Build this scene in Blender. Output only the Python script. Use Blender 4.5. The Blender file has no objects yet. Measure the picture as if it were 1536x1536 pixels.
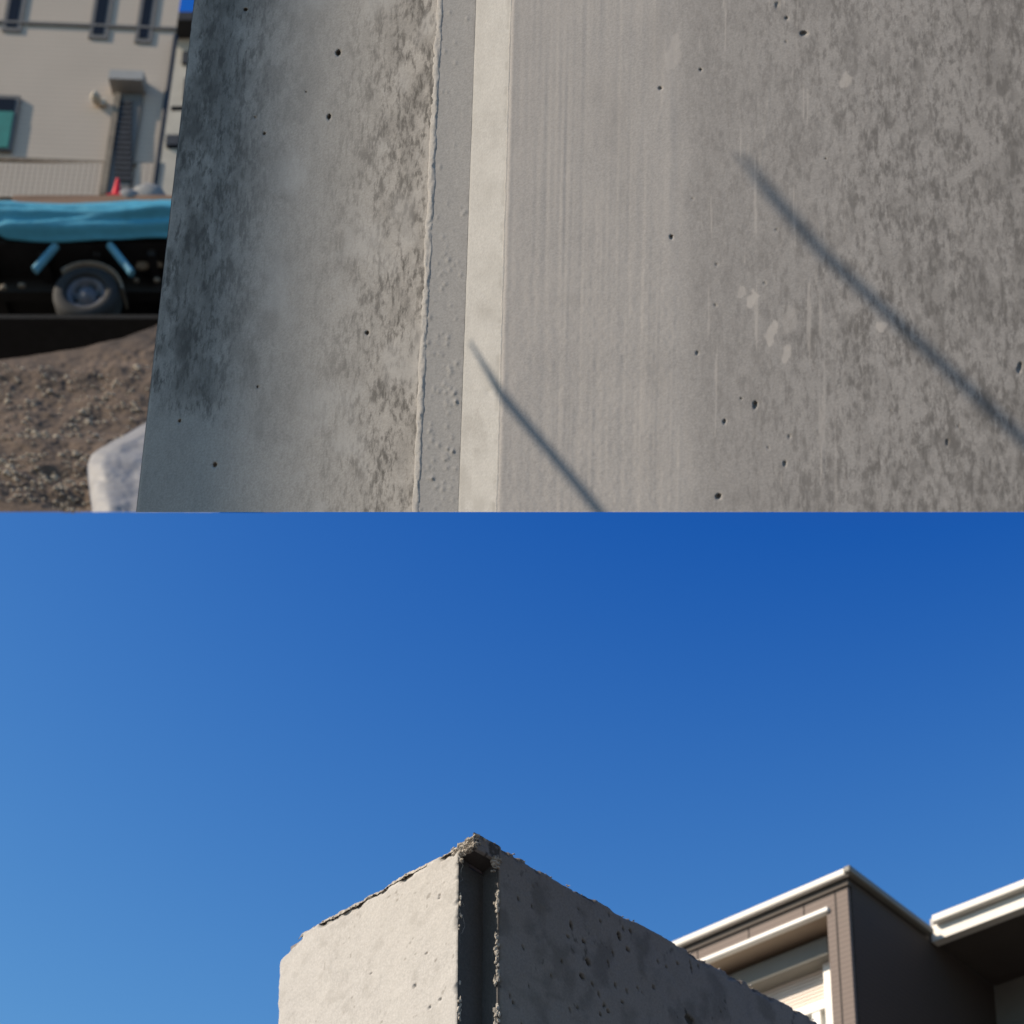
import bpy, bmesh, math, random
import numpy as np
from mathutils import Vector, Matrix
R_ = math.radians
random.seed(7)

# ------------------------------------------------------------------ camera
SC = bpy.context.scene
F = 2600.0                 # focal length in pixels of a 1536 px wide frame
PITCH = R_(16.1)
PR = 2011.0                # row of the optical axis (lens shifted up)
CAM = np.array((0.0, 0.0, 1.5))
cd = bpy.data.cameras.new('camera'); cam = bpy.data.objects.new('camera', cd)
SC.collection.objects.link(cam); SC.camera = cam
cam.location = CAM; cam.rotation_euler = (math.pi/2 + PITCH, 0, 0)
cd.sensor_width = 36; cd.lens = F/1536*36; cd.shift_y = (PR-768)/1536
cd.clip_start = 0.05; cd.clip_end = 3000
cd.dof.use_dof = True; cd.dof.focus_distance = 5.5
cd.dof.aperture_fstop = 3.0

# ------------------------------------------------------------------ sky, sun, exposure
SUN_AZ = np.array((-0.97, -0.243)); SUN_AZ /= np.linalg.norm(SUN_AZ)
SUN_EL = R_(35)
SUN = np.array((SUN_AZ[0]*math.cos(SUN_EL), SUN_AZ[1]*math.cos(SUN_EL), math.sin(SUN_EL)))
w = bpy.data.worlds.new('World'); SC.world = w; w.use_nodes = True
nt = w.node_tree; nt.nodes.clear()
sky = nt.nodes.new('ShaderNodeTexSky'); sky.sky_type = 'NISHITA'; sky.sun_disc = False
sky.sun_elevation = SUN_EL; sky.sun_rotation = math.atan2(SUN_AZ[0], SUN_AZ[1])
sky.altitude = 0; sky.air_density = 1.0; sky.dust_density = 0.3; sky.ozone_density = 1.0
SK, SB, SCAP = (1.75, 3.3, 5.5), (.0785, .1095, .140), 0.98       # contrast of the clear winter sky per channel, brights rolled off
def vm(op, a=None, b=None):
    n = nt.nodes.new('ShaderNodeVectorMath'); n.operation = op
    for k, q in ((1, a), (2, b)):
        if q is not None: n.inputs[k].default_value = q
    return n
gr = vm('MULTIPLY_ADD', SK, tuple(-10*k*b for k, b in zip(SK, SB)))
mxn = vm('MAXIMUM', (.1, .6, 3.2)); den = vm('MULTIPLY_ADD', (.1/SCAP,)*3, (1, 1, 1)); gam = vm('DIVIDE')
nt.links.new(sky.outputs[0], gr.inputs[0]); nt.links.new(gr.outputs[0], mxn.inputs[0]); nt.links.new(mxn.outputs[0], den.inputs[0])
nt.links.new(mxn.outputs[0], gam.inputs[0]); nt.links.new(den.outputs[0], gam.inputs[1])
bg = nt.nodes.new('ShaderNodeBackground'); bg.inputs[1].default_value = 0.10
wo = nt.nodes.new('ShaderNodeOutputWorld')
nt.links.new(gam.outputs[0], bg.inputs[0]); nt.links.new(bg.outputs[0], wo.inputs[0])
sl = bpy.data.lights.new('sun', 'SUN'); so = bpy.data.objects.new('sun', sl); SC.collection.objects.link(so)
sl.energy = 5.0; sl.angle = R_(0.6); sl.color = (1.0, 0.85, 0.68)
so.rotation_euler = Vector(SUN).to_track_quat('Z', 'Y').to_euler(); so.location = (-20, -5, 30)
SC.view_settings.view_transform = 'Standard'; SC.view_settings.look = 'None'
SC.view_settings.exposure = 0.2; SC.view_settings.gamma = 1.0
SC.render.engine = 'CYCLES'
try:
    SC.cycles.use_denoising = True
    SC.cycles.max_bounces = 8
except Exception: pass

# ------------------------------------------------------------------ pixel rays (1536 frame)
CP, SP = math.cos(PITCH), math.sin(PITCH)
def ray(u, v):
    x = (np.asarray(u, float)-768)/F; z = (PR-np.asarray(v, float))/F
    x, z = np.broadcast_arrays(x, z)
    return np.stack((x, CP - SP*z, SP + CP*z), -1)
def at(u, v, depth): return CAM + ray(u, v)*depth
def on(u, v, p, n):                                   # where the ray meets a plane
    d = ray(u, v); n = np.asarray(n, float)
    t = ((np.asarray(p)-CAM) @ n)/(d @ n)
    return CAM + d*t[..., None] if d.ndim > 1 else CAM + d*t
def pix(P):
    q = np.asarray(P)-CAM; dep = q[..., 1]*CP + q[..., 2]*SP; up = -q[..., 1]*SP + q[..., 2]*CP
    return 768+F*q[..., 0]/dep, PR-F*up/dep

# ------------------------------------------------------------------ noise
_rng = np.random.RandomState(11)
_tab = _rng.rand(8, 256, 256)
def vnoise(x, y, k=0):
    x = np.asarray(x, float); y = np.asarray(y, float); x, y = np.broadcast_arrays(x, y)
    xi = np.floor(x).astype(int); yi = np.floor(y).astype(int); fx = x-xi; fy = y-yi
    fx = fx*fx*(3-2*fx); fy = fy*fy*(3-2*fy); T = _tab[k % 8]
    a = T[xi & 255, yi & 255]; b = T[(xi+1) & 255, yi & 255]; c = T[xi & 255, (yi+1) & 255]; d = T[(xi+1) & 255, (yi+1) & 255]
    return (a*(1-fx)+b*fx)*(1-fy)+(c*(1-fx)+d*fx)*fy
def fbm(x, y, o=4, k=0):
    s = 0; a = 1; t = 0
    for i in range(o):
        s = s+a*vnoise(np.asarray(x)*2**i+i*17.3, np.asarray(y)*2**i+i*9.1, k+i); t += a; a *= .55
    return s/t
def sstep(a, b, x):
    t = np.clip((np.asarray(x, float)-a)/(b-a), 0, 1); return t*t*(3-2*t)

# ------------------------------------------------------------------ materials
def nodes(name):
    m = bpy.data.materials.new(name); m.use_nodes = True
    return m, m.node_tree, m.node_tree.nodes['Principled BSDF']
def mat(name, col, rough=.7, var=.12, scale=8, bump=0.0, bscale=60, metal=0, stretch=(1, 1, 1), spec=.4):
    m, t, b = nodes(name); L = t.links.new
    tc = t.nodes.new('ShaderNodeTexCoord'); mp = t.nodes.new('ShaderNodeMapping'); mp.inputs['Scale'].default_value = stretch
    L(tc.outputs['Object'], mp.inputs[0])
    n = t.nodes.new('ShaderNodeTexNoise'); n.inputs['Scale'].default_value = scale; n.inputs['Detail'].default_value = 7; n.inputs['Roughness'].default_value = .65
    L(mp.outputs[0], n.inputs['Vector'])
    rp = t.nodes.new('ShaderNodeValToRGB')
    rp.color_ramp.elements[0].position = .3; rp.color_ramp.elements[1].position = .7
    rp.color_ramp.elements[0].color = (*[c*(1-var) for c in col], 1); rp.color_ramp.elements[1].color = (*[min(1, c*(1+var)) for c in col], 1)
    L(n.outputs[0], rp.inputs[0]); L(rp.outputs[0], b.inputs['Base Color'])
    b.inputs['Roughness'].default_value = rough; b.inputs['Metallic'].default_value = metal; b.inputs['Specular IOR Level'].default_value = spec
    if bump:
        n2 = t.nodes.new('ShaderNodeTexNoise'); n2.inputs['Scale'].default_value = bscale; n2.inputs['Detail'].default_value = 6
        L(mp.outputs[0], n2.inputs['Vector'])
        bp = t.nodes.new('ShaderNodeBump'); bp.inputs['Strength'].default_value = bump; bp.inputs['Distance'].default_value = .01
        L(n2.outputs[0], bp.inputs['Height']); L(bp.outputs[0], b.inputs['Normal'])
    return m
def concrete(name, col, dirt_shade_col, palecol, mott=.10, scale=10, fine=220, bump=.25, stretch=(1, 1, 1), bdist=.004, speck=0):
    """concrete with the stain and painted-shade maps 'dirt' and 'pale' stored on the mesh"""
    m, t, b = nodes(name); L = t.links.new; N = t.nodes.new
    tc = N('ShaderNodeTexCoord'); mp = N('ShaderNodeMapping'); mp.inputs['Scale'].default_value = stretch; L(tc.outputs['Object'], mp.inputs[0])
    def noise(s, d=8, r=.6):
        n = N('ShaderNodeTexNoise'); n.inputs['Scale'].default_value = s; n.inputs['Detail'].default_value = d; n.inputs['Roughness'].default_value = r
        L(mp.outputs[0], n.inputs['Vector']); return n.outputs[0]
    def mix(f, a, c):
        x = N('ShaderNodeMix'); x.data_type = 'RGBA'
        L(f, x.inputs[0])
        for s, i in ((a, 6), (c, 7)):
            if isinstance(s, tuple): x.inputs[i].default_value = (*s, 1)
            else: L(s, x.inputs[i])
        return x.outputs[2]
    def attr(n):
        a = N('ShaderNodeAttribute'); a.attribute_name = n; return a.outputs['Fac']
    c0 = tuple(x*(1-mott) for x in col); c1 = tuple(min(1, x*(1+mott)) for x in col)
    big = mix(noise(scale), c0, c1)
    rp = N('ShaderNodeValToRGB'); rp.color_ramp.elements[0].position = .35; rp.color_ramp.elements[1].position = .65
    rp.color_ramp.elements[0].color = (.86, .86, .86, 1); rp.color_ramp.elements[1].color = (1.1, 1.1, 1.1, 1)
    L(noise(fine, 4), rp.inputs[0])
    mul = N('ShaderNodeMix'); mul.data_type = 'RGBA'; mul.blend_type = 'MULTIPLY'; mul.inputs[0].default_value = 1
    L(big, mul.inputs[6]); L(rp.outputs[0], mul.inputs[7])
    c = mul.outputs[2]
    if speck:
        m2 = N('ShaderNodeMapping'); m2.inputs['Scale'].default_value = (speck, speck, speck*.33); L(tc.outputs['Object'], m2.inputs[0])
        wob = N('ShaderNodeTexNoise'); wob.inputs['Scale'].default_value = .35; wob.inputs['Detail'].default_value = 3; L(m2.outputs[0], wob.inputs['Vector'])
        n1 = N('ShaderNodeTexNoise'); n1.inputs['Scale'].default_value = 1.0; n1.inputs['Detail'].default_value = 9; n1.inputs['Roughness'].default_value = .68; n1.inputs['Distortion'].default_value = .25
        L(m2.outputs[0], n1.inputs['Vector'])
        ad = N('ShaderNodeMath'); ad.operation = 'MULTIPLY_ADD'; ad.inputs[1].default_value = .45; L(wob.outputs[0], ad.inputs[0]); L(n1.outputs[0], ad.inputs[2])
        rs_ = N('ShaderNodeMapRange'); rs_.interpolation_type = 'SMOOTHSTEP'; rs_.inputs[1].default_value = .66; rs_.inputs[2].default_value = .90; L(ad.outputs[0], rs_.inputs[0])
        ml = N('ShaderNodeMath'); ml.operation = 'MULTIPLY'; L(rs_.outputs[0], ml.inputs[0]); L(attr('speck'), ml.inputs[1])
        c = mix(ml.outputs[0], c, dirt_shade_col)
    c = mix(attr('dirt_shade'), c, dirt_shade_col); c = mix(attr('pale'), c, palecol)
    L(c, b.inputs['Base Color']); b.inputs['Roughness'].default_value = .88; b.inputs['Specular IOR Level'].default_value = .25
    bp = N('ShaderNodeBump'); bp.inputs['Strength'].default_value = bump; bp.inputs['Distance'].default_value = bdist
    L(noise(fine*.5, 6, .7), bp.inputs['Height']); L(bp.outputs[0], b.inputs['Normal'])
    return m
M = {}
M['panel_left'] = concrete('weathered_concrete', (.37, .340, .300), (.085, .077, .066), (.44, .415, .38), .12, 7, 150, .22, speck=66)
M['panel_strip'] = concrete('strip_concrete', (.285, .276, .262), (.18, .17, .16), (.36, .35, .33), .05, 9, 160, .12)
M['panel_chamfer'] = concrete('chamfer_concrete', (.325, .32, .305), (.2, .193, .178), (.40, .392, .372), .12, 10, 160, .12)
M['panel_burr'] = concrete('burr_mortar', (.40, .375, .34), (.2, .18, .16), (.5, .48, .44), .15, 30, 200, .3)
M['panel_right'] = concrete('mottled_concrete', (.278, .266, .254), (.105, .099, .094), (.37, .345, .32), .07, 9, 160, .15, speck=74)
M['wall_sunlit'] = concrete('sunlit_concrete', (.475, .46, .442), (.24, .225, .205), (.53, .51, .48), .06, 9, 120, .3)  # lighter copy of the wall concrete for its sunlit face
M['wall_shaded'] = concrete('shaded_concrete', (.25, .222, .207), (.022, .02, .018), (.27, .24, .2), .10, 9, 120, .3)  # same wall concrete darkened, shade put into its colour
M['rebate'] = concrete('shaded_rebate_concrete', (.105, .10, .10), (.04, .036, .035), (.12, .11, .1), .10, 9, 120, .3)  # rebate faces coloured darker to carry the shade inside it
M['crumb'] = mat('broken_concrete', (.45, .415, .37), .95, .3, 30, .6, 90)
M['soil'] = mat('gravelly_soil', (.092, .063, .043), .95, .5, 1.6, .35, 25)
M['pebble'] = mat('pale_pebble', (.44, .38, .30), .9, .35, 3)
M['asphalt_shadow'] = mat('shadow_asphalt', (.014, .014, .014), .95, .3, 6, .4, 60)  # near black, stands for the truck's shadow on the ground
M['ground'] = mat('yard_gravel', (.11, .095, .08), .95, .3, 2.5, .6, 30)
M['black'] = mat('black_rubber', (.022, .022, .022), .8, .2, 10)
M['under'] = mat('chassis_black', (.02, .02, .022), .7, .3, 6)
M['rim'] = mat('dusty_steel', (.11, .115, .14), .55, .3, 8)
M['mud'] = mat('mud_guard', (.22, .18, .135), .8, .3, 8)
M['blue'] = mat('blue_paint', (.10, .30, .42), .5, .2, 6)
M['tarp'] = mat('blue_tarpaulin', (.065, .31, .43), .5, .10, 5, .3, 12)
M['wood'] = mat('weathered_timber', (.26, .155, .10), .85, .3, 4, .3, 30, stretch=(.3, 3, 3))
M['bag'] = mat('white_plastic_sack', (.235, .231, .228), .6, .2, 4, .9, 7)
M['cone'] = mat('red_plastic', (.7, .012, .015), .5, .05, 6)
M['stone'] = mat('grey_cover', (.22, .22, .215), .85, .2, 5, .4, 20)
M['steel'] = mat('galvanised_steel', (.3, .3, .3), .5, .1, 8)
M['dark'] = mat('dark_opening', (.035, .037, .04), .6, .3, 8)
M['glass'] = mat('window_glass', (.012, .014, .018), .35, .1, 3, spec=.12)
M['teal'] = mat('teal_curtain', (.015, .19, .165), .7, .12, 5)
M['frame_grey'] = mat('grey_window_frame', (.15, .14, .125), .55, .1, 8)
M['canopy'] = mat('canopy_sheet', (.34, .33, .31), .6, .1, 6)
M['neigh'] = mat('tan_render', (.5, .45, .37), .9, .15, 2)
M['white'] = mat('white_enamel', (.82, .80, .76), .45, .04, 5)
M['offwhite'] = mat('offwhite_fascia', (.74, .71, .65), .5, .04, 5)
M['soffit'] = mat('brown_soffit', (.09, .077, .067), .8, .08, 5)
M['recess'] = mat('tan_soffit', (.42, .33, .25), .8, .06, 5)
M['shutterbox'] = mat('grey_shutter_box', (.21, .205, .185), .55, .06, 5)
M['shutter'] = mat('cream_shutter', (.78, .70, .63), .6, .04, 5)
M['frost'] = mat('frosted_pane', (.62, .64, .60), .35, .05, 4)
M['brown'] = mat('brown_siding', (.30, .245, .215), .8, .14, 3, .6, 40, stretch=(1, 1, 9))
M['brown_shaded'] = mat('shaded_brown_siding', (.05, .041, .038), .85, .14, 3, .5, 40, stretch=(1, 1, 9))
M['wingwall'] = mat('grey_render', (.26, .25, .22), .85, .1, 4)
M['joint'] = mat('sealant_joint', (.06, .05, .045), .8, .1, 8)

def siding(name, col, pitch):
    m, t, b = nodes(name); L = t.links.new; N = t.nodes.new
    tc = N('ShaderNodeTexCoord'); sp = N('ShaderNodeSeparateXYZ'); L(tc.outputs['Object'], sp.inputs[0])
    mu = N('ShaderNodeMath'); mu.operation = 'MULTIPLY'; mu.inputs[1].default_value = 1/pitch; L(sp.outputs[2], mu.inputs[0])
    fr = N('ShaderNodeMath'); fr.operation = 'FRACT'; L(mu.outputs[0], fr.inputs[0])
    rp = N('ShaderNodeValToRGB'); e = rp.color_ramp.elements
    e[0].position = 0; e[0].color = (*[c*.6 for c in col], 1); e[1].position = .25; e[1].color = (*col, 1); L(fr.outputs[0], rp.inputs[0])
    n = N('ShaderNodeTexNoise'); n.inputs['Scale'].default_value = .8; n.inputs['Detail'].default_value = 5; L(tc.outputs['Object'], n.inputs[0])
    r2 = N('ShaderNodeValToRGB'); r2.color_ramp.elements[0].color = (.85, .85, .85, 1); r2.color_ramp.elements[1].color = (1.1, 1.1, 1.1, 1); L(n.outputs[0], r2.inputs[0])
    mx = N('ShaderNodeMix'); mx.data_type = 'RGBA'; mx.blend_type = 'MULTIPLY'; mx.inputs[0].default_value = 1
    L(rp.outputs[0], mx.inputs[6]); L(r2.outputs[0], mx.inputs[7]); L(mx.outputs[2], b.inputs['Base Color'])
    bp = N('ShaderNodeBump'); bp.inputs['Distance'].default_value = .01; bp.inputs['Strength'].default_value = .6; L(fr.outputs[0], bp.inputs['Height']); L(bp.outputs[0], b.inputs['Normal'])
    b.inputs['Roughness'].default_value = .8
    return m
M['brown'] = siding('brown_siding', (.255, .205, .18), .034)
M['brown_shaded'] = siding('shaded_brown_siding', (.066, .049, .041), .034)  # the brown siding darkened, so the side wall reads as shaded
M['beige'] = siding('beige_siding', (.56, .47, .38), .09)

# ------------------------------------------------------------------ object helpers
COL = SC.collection
def tag(o, label=None, cat=None, group=None, kind=None):
    if label: o['label'] = label
    if cat: o['category'] = cat
    if group: o['group'] = group
    if kind: o['kind'] = kind
    return o
def empty(name, loc, label, cat, group=None):
    o = bpy.data.objects.new(name, None); o.location = loc; o.empty_display_size = .2; COL.objects.link(o)
    return tag(o, label, cat, group)
def link(name, verts, faces, m, parent=None, smooth=False, attrs=None):
    me = bpy.data.meshes.new(name)
    verts = np.asarray(verts, float)
    org = np.array(parent.location) if parent is not None and parent.type == 'EMPTY' else (parent['org_'] if parent is not None and 'org_' in parent else None)
    if parent is not None:
        p = parent; loc = np.zeros(3)
        while p is not None: loc = loc+np.array(p.location); p = p.parent
        verts = verts-loc
    me.from_pydata(verts.tolist(), [], [tuple(int(i) for i in f) for f in faces]); me.update()
    if smooth: me.polygons.foreach_set('use_smooth', [True]*len(me.polygons))
    if attrs:
        for k, a in attrs.items():
            at_ = me.attributes.new(k, 'FLOAT', 'POINT'); at_.data.foreach_set('value', np.asarray(a, np.float32).ravel())
    if isinstance(m, str): m = M[m]
    me.materials.append(m)
    o = bpy.data.objects.new(name, me); COL.objects.link(o)
    if parent is not None: o.parent = parent
    return o
class MB:
    def __init__(s): s.v = []; s.f = []
    def add(s, v, f):
        k = len(s.v); s.v += [tuple(map(float, p)) for p in v]; s.f += [tuple(i+k for i in q) for q in f]; return s
    def hexa(s, p8):          # 4 bottom then 4 top, same winding
        return s.add(p8, [(3, 2, 1, 0), (4, 5, 6, 7), (0, 1, 5, 4), (1, 2, 6, 5), (2, 3, 7, 6), (3, 0, 4, 7)])
    def box(s, x0, x1, y0, y1, z0, z1):
        return s.hexa([(x0, y0, z0), (x1, y0, z0), (x1, y1, z0), (x0, y1, z0), (x0, y0, z1), (x1, y0, z1), (x1, y1, z1), (x0, y1, z1)])
    def prism(s, poly, off):  # polygon (3d points) extruded by a vector
        n = len(poly); a = [np.asarray(p, float) for p in poly]; b = [p+np.asarray(off) for p in a]
        return s.add(a+b, [tuple(range(n))[::-1], tuple(range(n, 2*n))]+[(i, (i+1) % n, n+(i+1) % n, n+i) for i in range(n)])
    def tube(s, p0, p1, r0, r1=None, n=10):
        r1 = r0 if r1 is None else r1; p0 = np.asarray(p0, float); p1 = np.asarray(p1, float); d = p1-p0; d /= np.linalg.norm(d)
        a = np.cross(d, (0, 0, 1)) if abs(d[2]) < .9 else np.cross(d, (1, 0, 0)); a /= np.linalg.norm(a); b = np.cross(d, a)
        ring = lambda p, r: [p+r*(math.cos(t)*a+math.sin(t)*b) for t in np.linspace(0, 2*math.pi, n, endpoint=False)]
        return s.add(ring(p0, r0)+ring(p1, r1), [(i, (i+1) % n, n+(i+1) % n, n+i) for i in range(n)]+[tuple(range(n))[::-1], tuple(range(n, 2*n))])
    def lump(s, c, r, seed=0, sub=1, amp=.3):
        bm = bmesh.new(); bmesh.ops.create_icosphere(bm, subdivisions=sub, radius=1); rr = random.Random(seed)
        V = [np.asarray(c)+np.array(v.co)*np.asarray(r)*(1+rr.uniform(-amp, amp)) for v in bm.verts]
        Fc = [tuple(v.index for v in f.verts) for f in bm.faces]; bm.free(); return s.add(V, Fc)
    def build(s, name, m, parent=None, smooth=False): return link(name, s.v, s.f, m, parent, smooth)
def gridfaces(nr, nc, base=0):
    i = np.arange(nr-1)[:, None]*nc+np.arange(nc-1)[None, :]+base
    return np.stack((i, i+nc, i+nc+1, i+1), -1).reshape(-1, 4)
def bevel(o, wd, seg=2):
    b = o.modifiers.new('bevel', 'BEVEL'); b.width = wd; b.segments = seg; b.limit_method = 'ANGLE'

# ================================================================== SETTING: ground
g = MB(); g.add([(-400, -400, 0), (400, -400, 0), (400, 600, 0), (-400, 600, 0)], [(0, 1, 2, 3)])
tag(g.build('ground', 'ground'), kind='structure')

# ================================================================== UPPER PLACE: the big concrete panel
PN = np.array((-math.sin(R_(19)), -math.cos(R_(19)), 0))          # outward normal
P0 = at(768, 384, 5.0)
def lin(a, b): return lambda v: a+(b-a)*np.asarray(v, float)/768
e0 = lin(291, 204); e1 = lin(662, 626); e2 = lin(713, 686); e3 = lin(768, 746)
def e1w(v): return e1(v)+3*(fbm(np.asarray(v)/90., 3.3, 3, 2)-.5)+2.5*(fbm(np.asarray(v)/14., 8.8, 3, 4)-.5)
def e3w(v): return e3(v)+1.6*(fbm(np.asarray(v)/30., 1.3, 3, 5)-.5)+1.2*(fbm(np.asarray(v)/7., 5.8, 2, 6)-.5)
VT, VB = -160.0, 768.0
def surf(U, V, h):          # point on the panel at pixel with outward offset h
    d = ray(U, V); t = ((P0-CAM) @ PN + h)/(d @ PN)
    return CAM+d*t[..., None]
panel = empty('concrete_panel', tuple(surf(np.array(900.), np.array(768.), 0.)+np.array((0, .1, 0))), 'large grey concrete wall panel with a vertical recessed joint strip and stains', 'concrete wall')
def sheet(name, ua, ub, nc, hfun, attrfun, m, vstep=2.0, back=None, rim=()):
    nr = int((VB-VT)/vstep)+1
    V = np.repeat(np.linspace(VT, VB, nr)[:, None], nc, 1); A = np.repeat(np.linspace(0, 1, nc)[None, :], nr, 0)
    U = ua(V)*(1-A)+ub(V)*A
    H = hfun(U, V, A); at_ = attrfun(U, V, A)
    P = surf(U, V, H).reshape(-1, 3); fc = gridfaces(nr, nc).tolist()
    # returns: every rim row runs back into the panel, kept behind the front edge
    P = list(P)
    dirt_shade = list(at_[0].ravel()); pale = list(at_[1].ravel()); spk = list(at_[2].ravel()) if len(at_) > 2 else [0.0]*len(dirt_shade)
    def skirt(idx, du, dv, dh):
        k = len(P)
        for i in idx:
            r, c_ = divmod(i, nc)
            P.append(surf(U[r, c_]+du, V[r, c_]+dv, np.array(H[r, c_]-dh))); dirt_shade.append(dirt_shade[i]); pale.append(pale[i]); spk.append(spk[i])
        for j in range(len(idx)-1): fc.append((idx[j], idx[j+1], k+j+1, k+j))
    if 'bottom' in rim: skirt([(nr-1)*nc+c for c in range(nc)], 0, -3, .2)
    if 'left' in rim: skirt([r*nc for r in range(nr)], 3, 0, .2)
    if 'right' in rim: skirt([r*nc+nc-1 for r in range(nr)], -3, 0, .2)
    return link(name, P, fc, m, panel, True, {'dirt_shade': dirt_shade, 'pale': pale, 'speck': spk})
# --- bug holes (pixel u, v, half width, half height, depth m)
def pits(U, V, L):
    h = np.zeros_like(U); dk = np.zeros_like(U)
    for (u, v, a, b, d) in L:
        q = ((U-u-.35*(V-v)*-.5)/a)**2+((V-v)/b)**2
        h -= d*np.clip(1-q, 0, 1)**.6; dk = np.maximum(dk, .0*q)
    return h
# right field
PR_ = [(1133, 608, 5, 8, .016), (1078, 745, 6, 6, .016), (1087, 633, 3.5, 5, .01), (1177, 696, 3.5, 6, .01), (1046, 530, 2.6, 5, .008),
       (1206, 51, 9, 5, .012), (1180, 28, 4, 4, .007), (1166, 8, 5, 8, .006), (1007, 356, 4, 5, .012), (1421, 664, 3, 7, .008), (1530, 552, 5, 12, .010),
       (1112, 598, 2.5, 3, .006), (1184, 655, 2.5, 5, .006), (1152, 672, 2.2, 3, .005), (1051, 105, 3, 3, .008), (991, 133, 5, 4, .008), (1238, 238, 2, 2.5, .006),
       (1039, 298, 2, 3, .005), (1075, 397, 2.5, 3, .005), (1073, 458, 3, 3, .006), (1335, 616, 2, 2.4, .004), (1147, 425, 2.5, 4, .005)]
rr = random.Random(3)
PR_ += [(rr.uniform(1000, 1690), rr.uniform(-150, 760), rr.uniform(1.6, 2.6), rr.uniform(2, 4), .005) for _ in range(6)]
PR_ = [(u, v, a*.74, b*.8, d*.7) for (u, v, a, b, d) in PR_]
def edge_r(V): return 1000+.035*V+40*sstep(350, 768, V)*0+22*(fbm(V/120., 4.4, 3, 1)-.5)
def h_right(U, V, A):
    W = U-edge_r(V)
    tro = 1-sstep(-8, 14, W)                                             # trowelled band next to the joint
    h = .0022*(fbm(U/160, V/300, 3, 0)-.5)+.0007*(fbm(U/8, V/10, 3, 3)-.5)*(1-tro)
    lines = fbm(U/5.0+.02*V/5.0, V/330., 2, 2)-.5; lines2 = fbm(U/17., V/500., 2, 5)-.5
    h = h+tro*(.0014*lines*(.35+fbm(U/60, V/140, 2, 6))+.0011*lines2+.0008*(fbm(U/6, V/8, 2, 1)-.5)*(.6+sstep(200, 500, V)))
    h = h+.0010*(1-sstep(-9, 9, W))                                      # skim coat stands slightly proud
    # scratches
    for (u0, v0, u1, v1) in ((1152, 128, 1141, 270), (1123, 180, 1126, 240), (1228, 330, 1229, 430), (1222, 640, 1240, 720), (993, 130, 988, 200), (1445, 305, 1443, 355)):
        t = np.clip((V-v0)/(v1-v0), 0, 1); uu = u0+(u1-u0)*t+3*np.sin(t*5)
        h = h+.0005*np.exp(-((U-uu)/1.6)**2)*((V > v0) & (V < v1))
    h = h+pits(U, V, PR_)
    h = h-.004*sstep(4, 0, U-e3w(V))**2                                   # rounded arris
    return h
def a_right(U, V, A):
    W = U-edge_r(V); fld = sstep(-6, 30, W)
    far = sstep(1000, 1450, U)
    base = fbm(U/26., V/44., 4, 1)+.35*(fbm(U/110., V/150., 3, 4)-.5)
    d1 = sstep(.56-.07*far, .72-.05*far, base)*(.25+.75*far)
    sp = fbm(U/9., V/20., 3, 6)*.72+fbm(U/60., V/80., 2, 3)*.34
    d2 = sstep(.575, .68, sp)*(.15+.85*far)
    wob = U/9.+.35*np.sin(V/37.)
    d3 = sstep(.73, .8, fbm(wob, V/26., 2, 2))*(.2+.8*far)
    dirt_shade = fld*np.clip(.10+.22*d1+.25*d2+.34*d3, 0, .7)+.20*sstep(1100, 1600, U)
    speck = fld*(.22+.78*far)*(.55+.9*fbm(U/120., V/160., 3, 2))
    dirt_shade = dirt_shade+.10*sstep(10, 60, W)*(1-sstep(140, 330, W))              # grey cement haze beside the band
    # faint grey blotches on the trowelled band
    for (u, v, a, b, s) in ((925, 195, 22, 55, .16), (905, 150, 30, 40, .10), (862, 450, 26, 9, .22), (985, 560, 26, 34, .20), (850, 605, 12, 10, .14), (935, 300, 25, 30, .08), (985, 690, 30, 60, .12), (880, 550, 60, 30, .07), (990, 60, 18, 60, .22), (1265, 120, 0.1, .1, 0)):
        dirt_shade = dirt_shade+s*np.exp(-((U-u)/a)**2-((V-v)/b)**2)*(.6+.8*fbm(U/14, V/18, 3, 5))
    pale = np.zeros_like(U)
    for (u, v, a, b, s) in ((1130, 447, 9, 14, .8), (1157, 500, 8, 20, .7), (1180, 530, 8, 18, .65), (1112, 438, 7, 10, .5), (1268, 121, 9, 14, .55), (1322, 490, 9, 9, .7), (1010, 80, 12, 30, .4), (1185, 480, 12, 22, .3)):
        q = np.sqrt(((U-u+.2*(V-v))/a)**2+((V-v)/b)**2)+.8*(fbm(U/7, V/9, 2, 3)-.5)
        pale = np.maximum(pale, s*sstep(1.05, .75, q))
    pale = pale+.42*(1-fld)*fbm(U/40, V/60, 3, 2)
    pale = np.maximum(pale, .5*sstep(.74, .80, fbm(U/6., V/160., 2, 4))*sstep(15, 60, W)*(1-sstep(160, 300, W)))
    return np.clip(dirt_shade, 0, .9), np.clip(pale, 0, 1), np.clip(speck, 0, .9)
sheet('mottled_face', e3w, lambda v: 2160+0*v, 690, h_right, a_right, 'panel_right', 2.0, rim=('bottom',))['label'] = 'smooth mottled grey face with a trowelled band and small holes'
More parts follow.
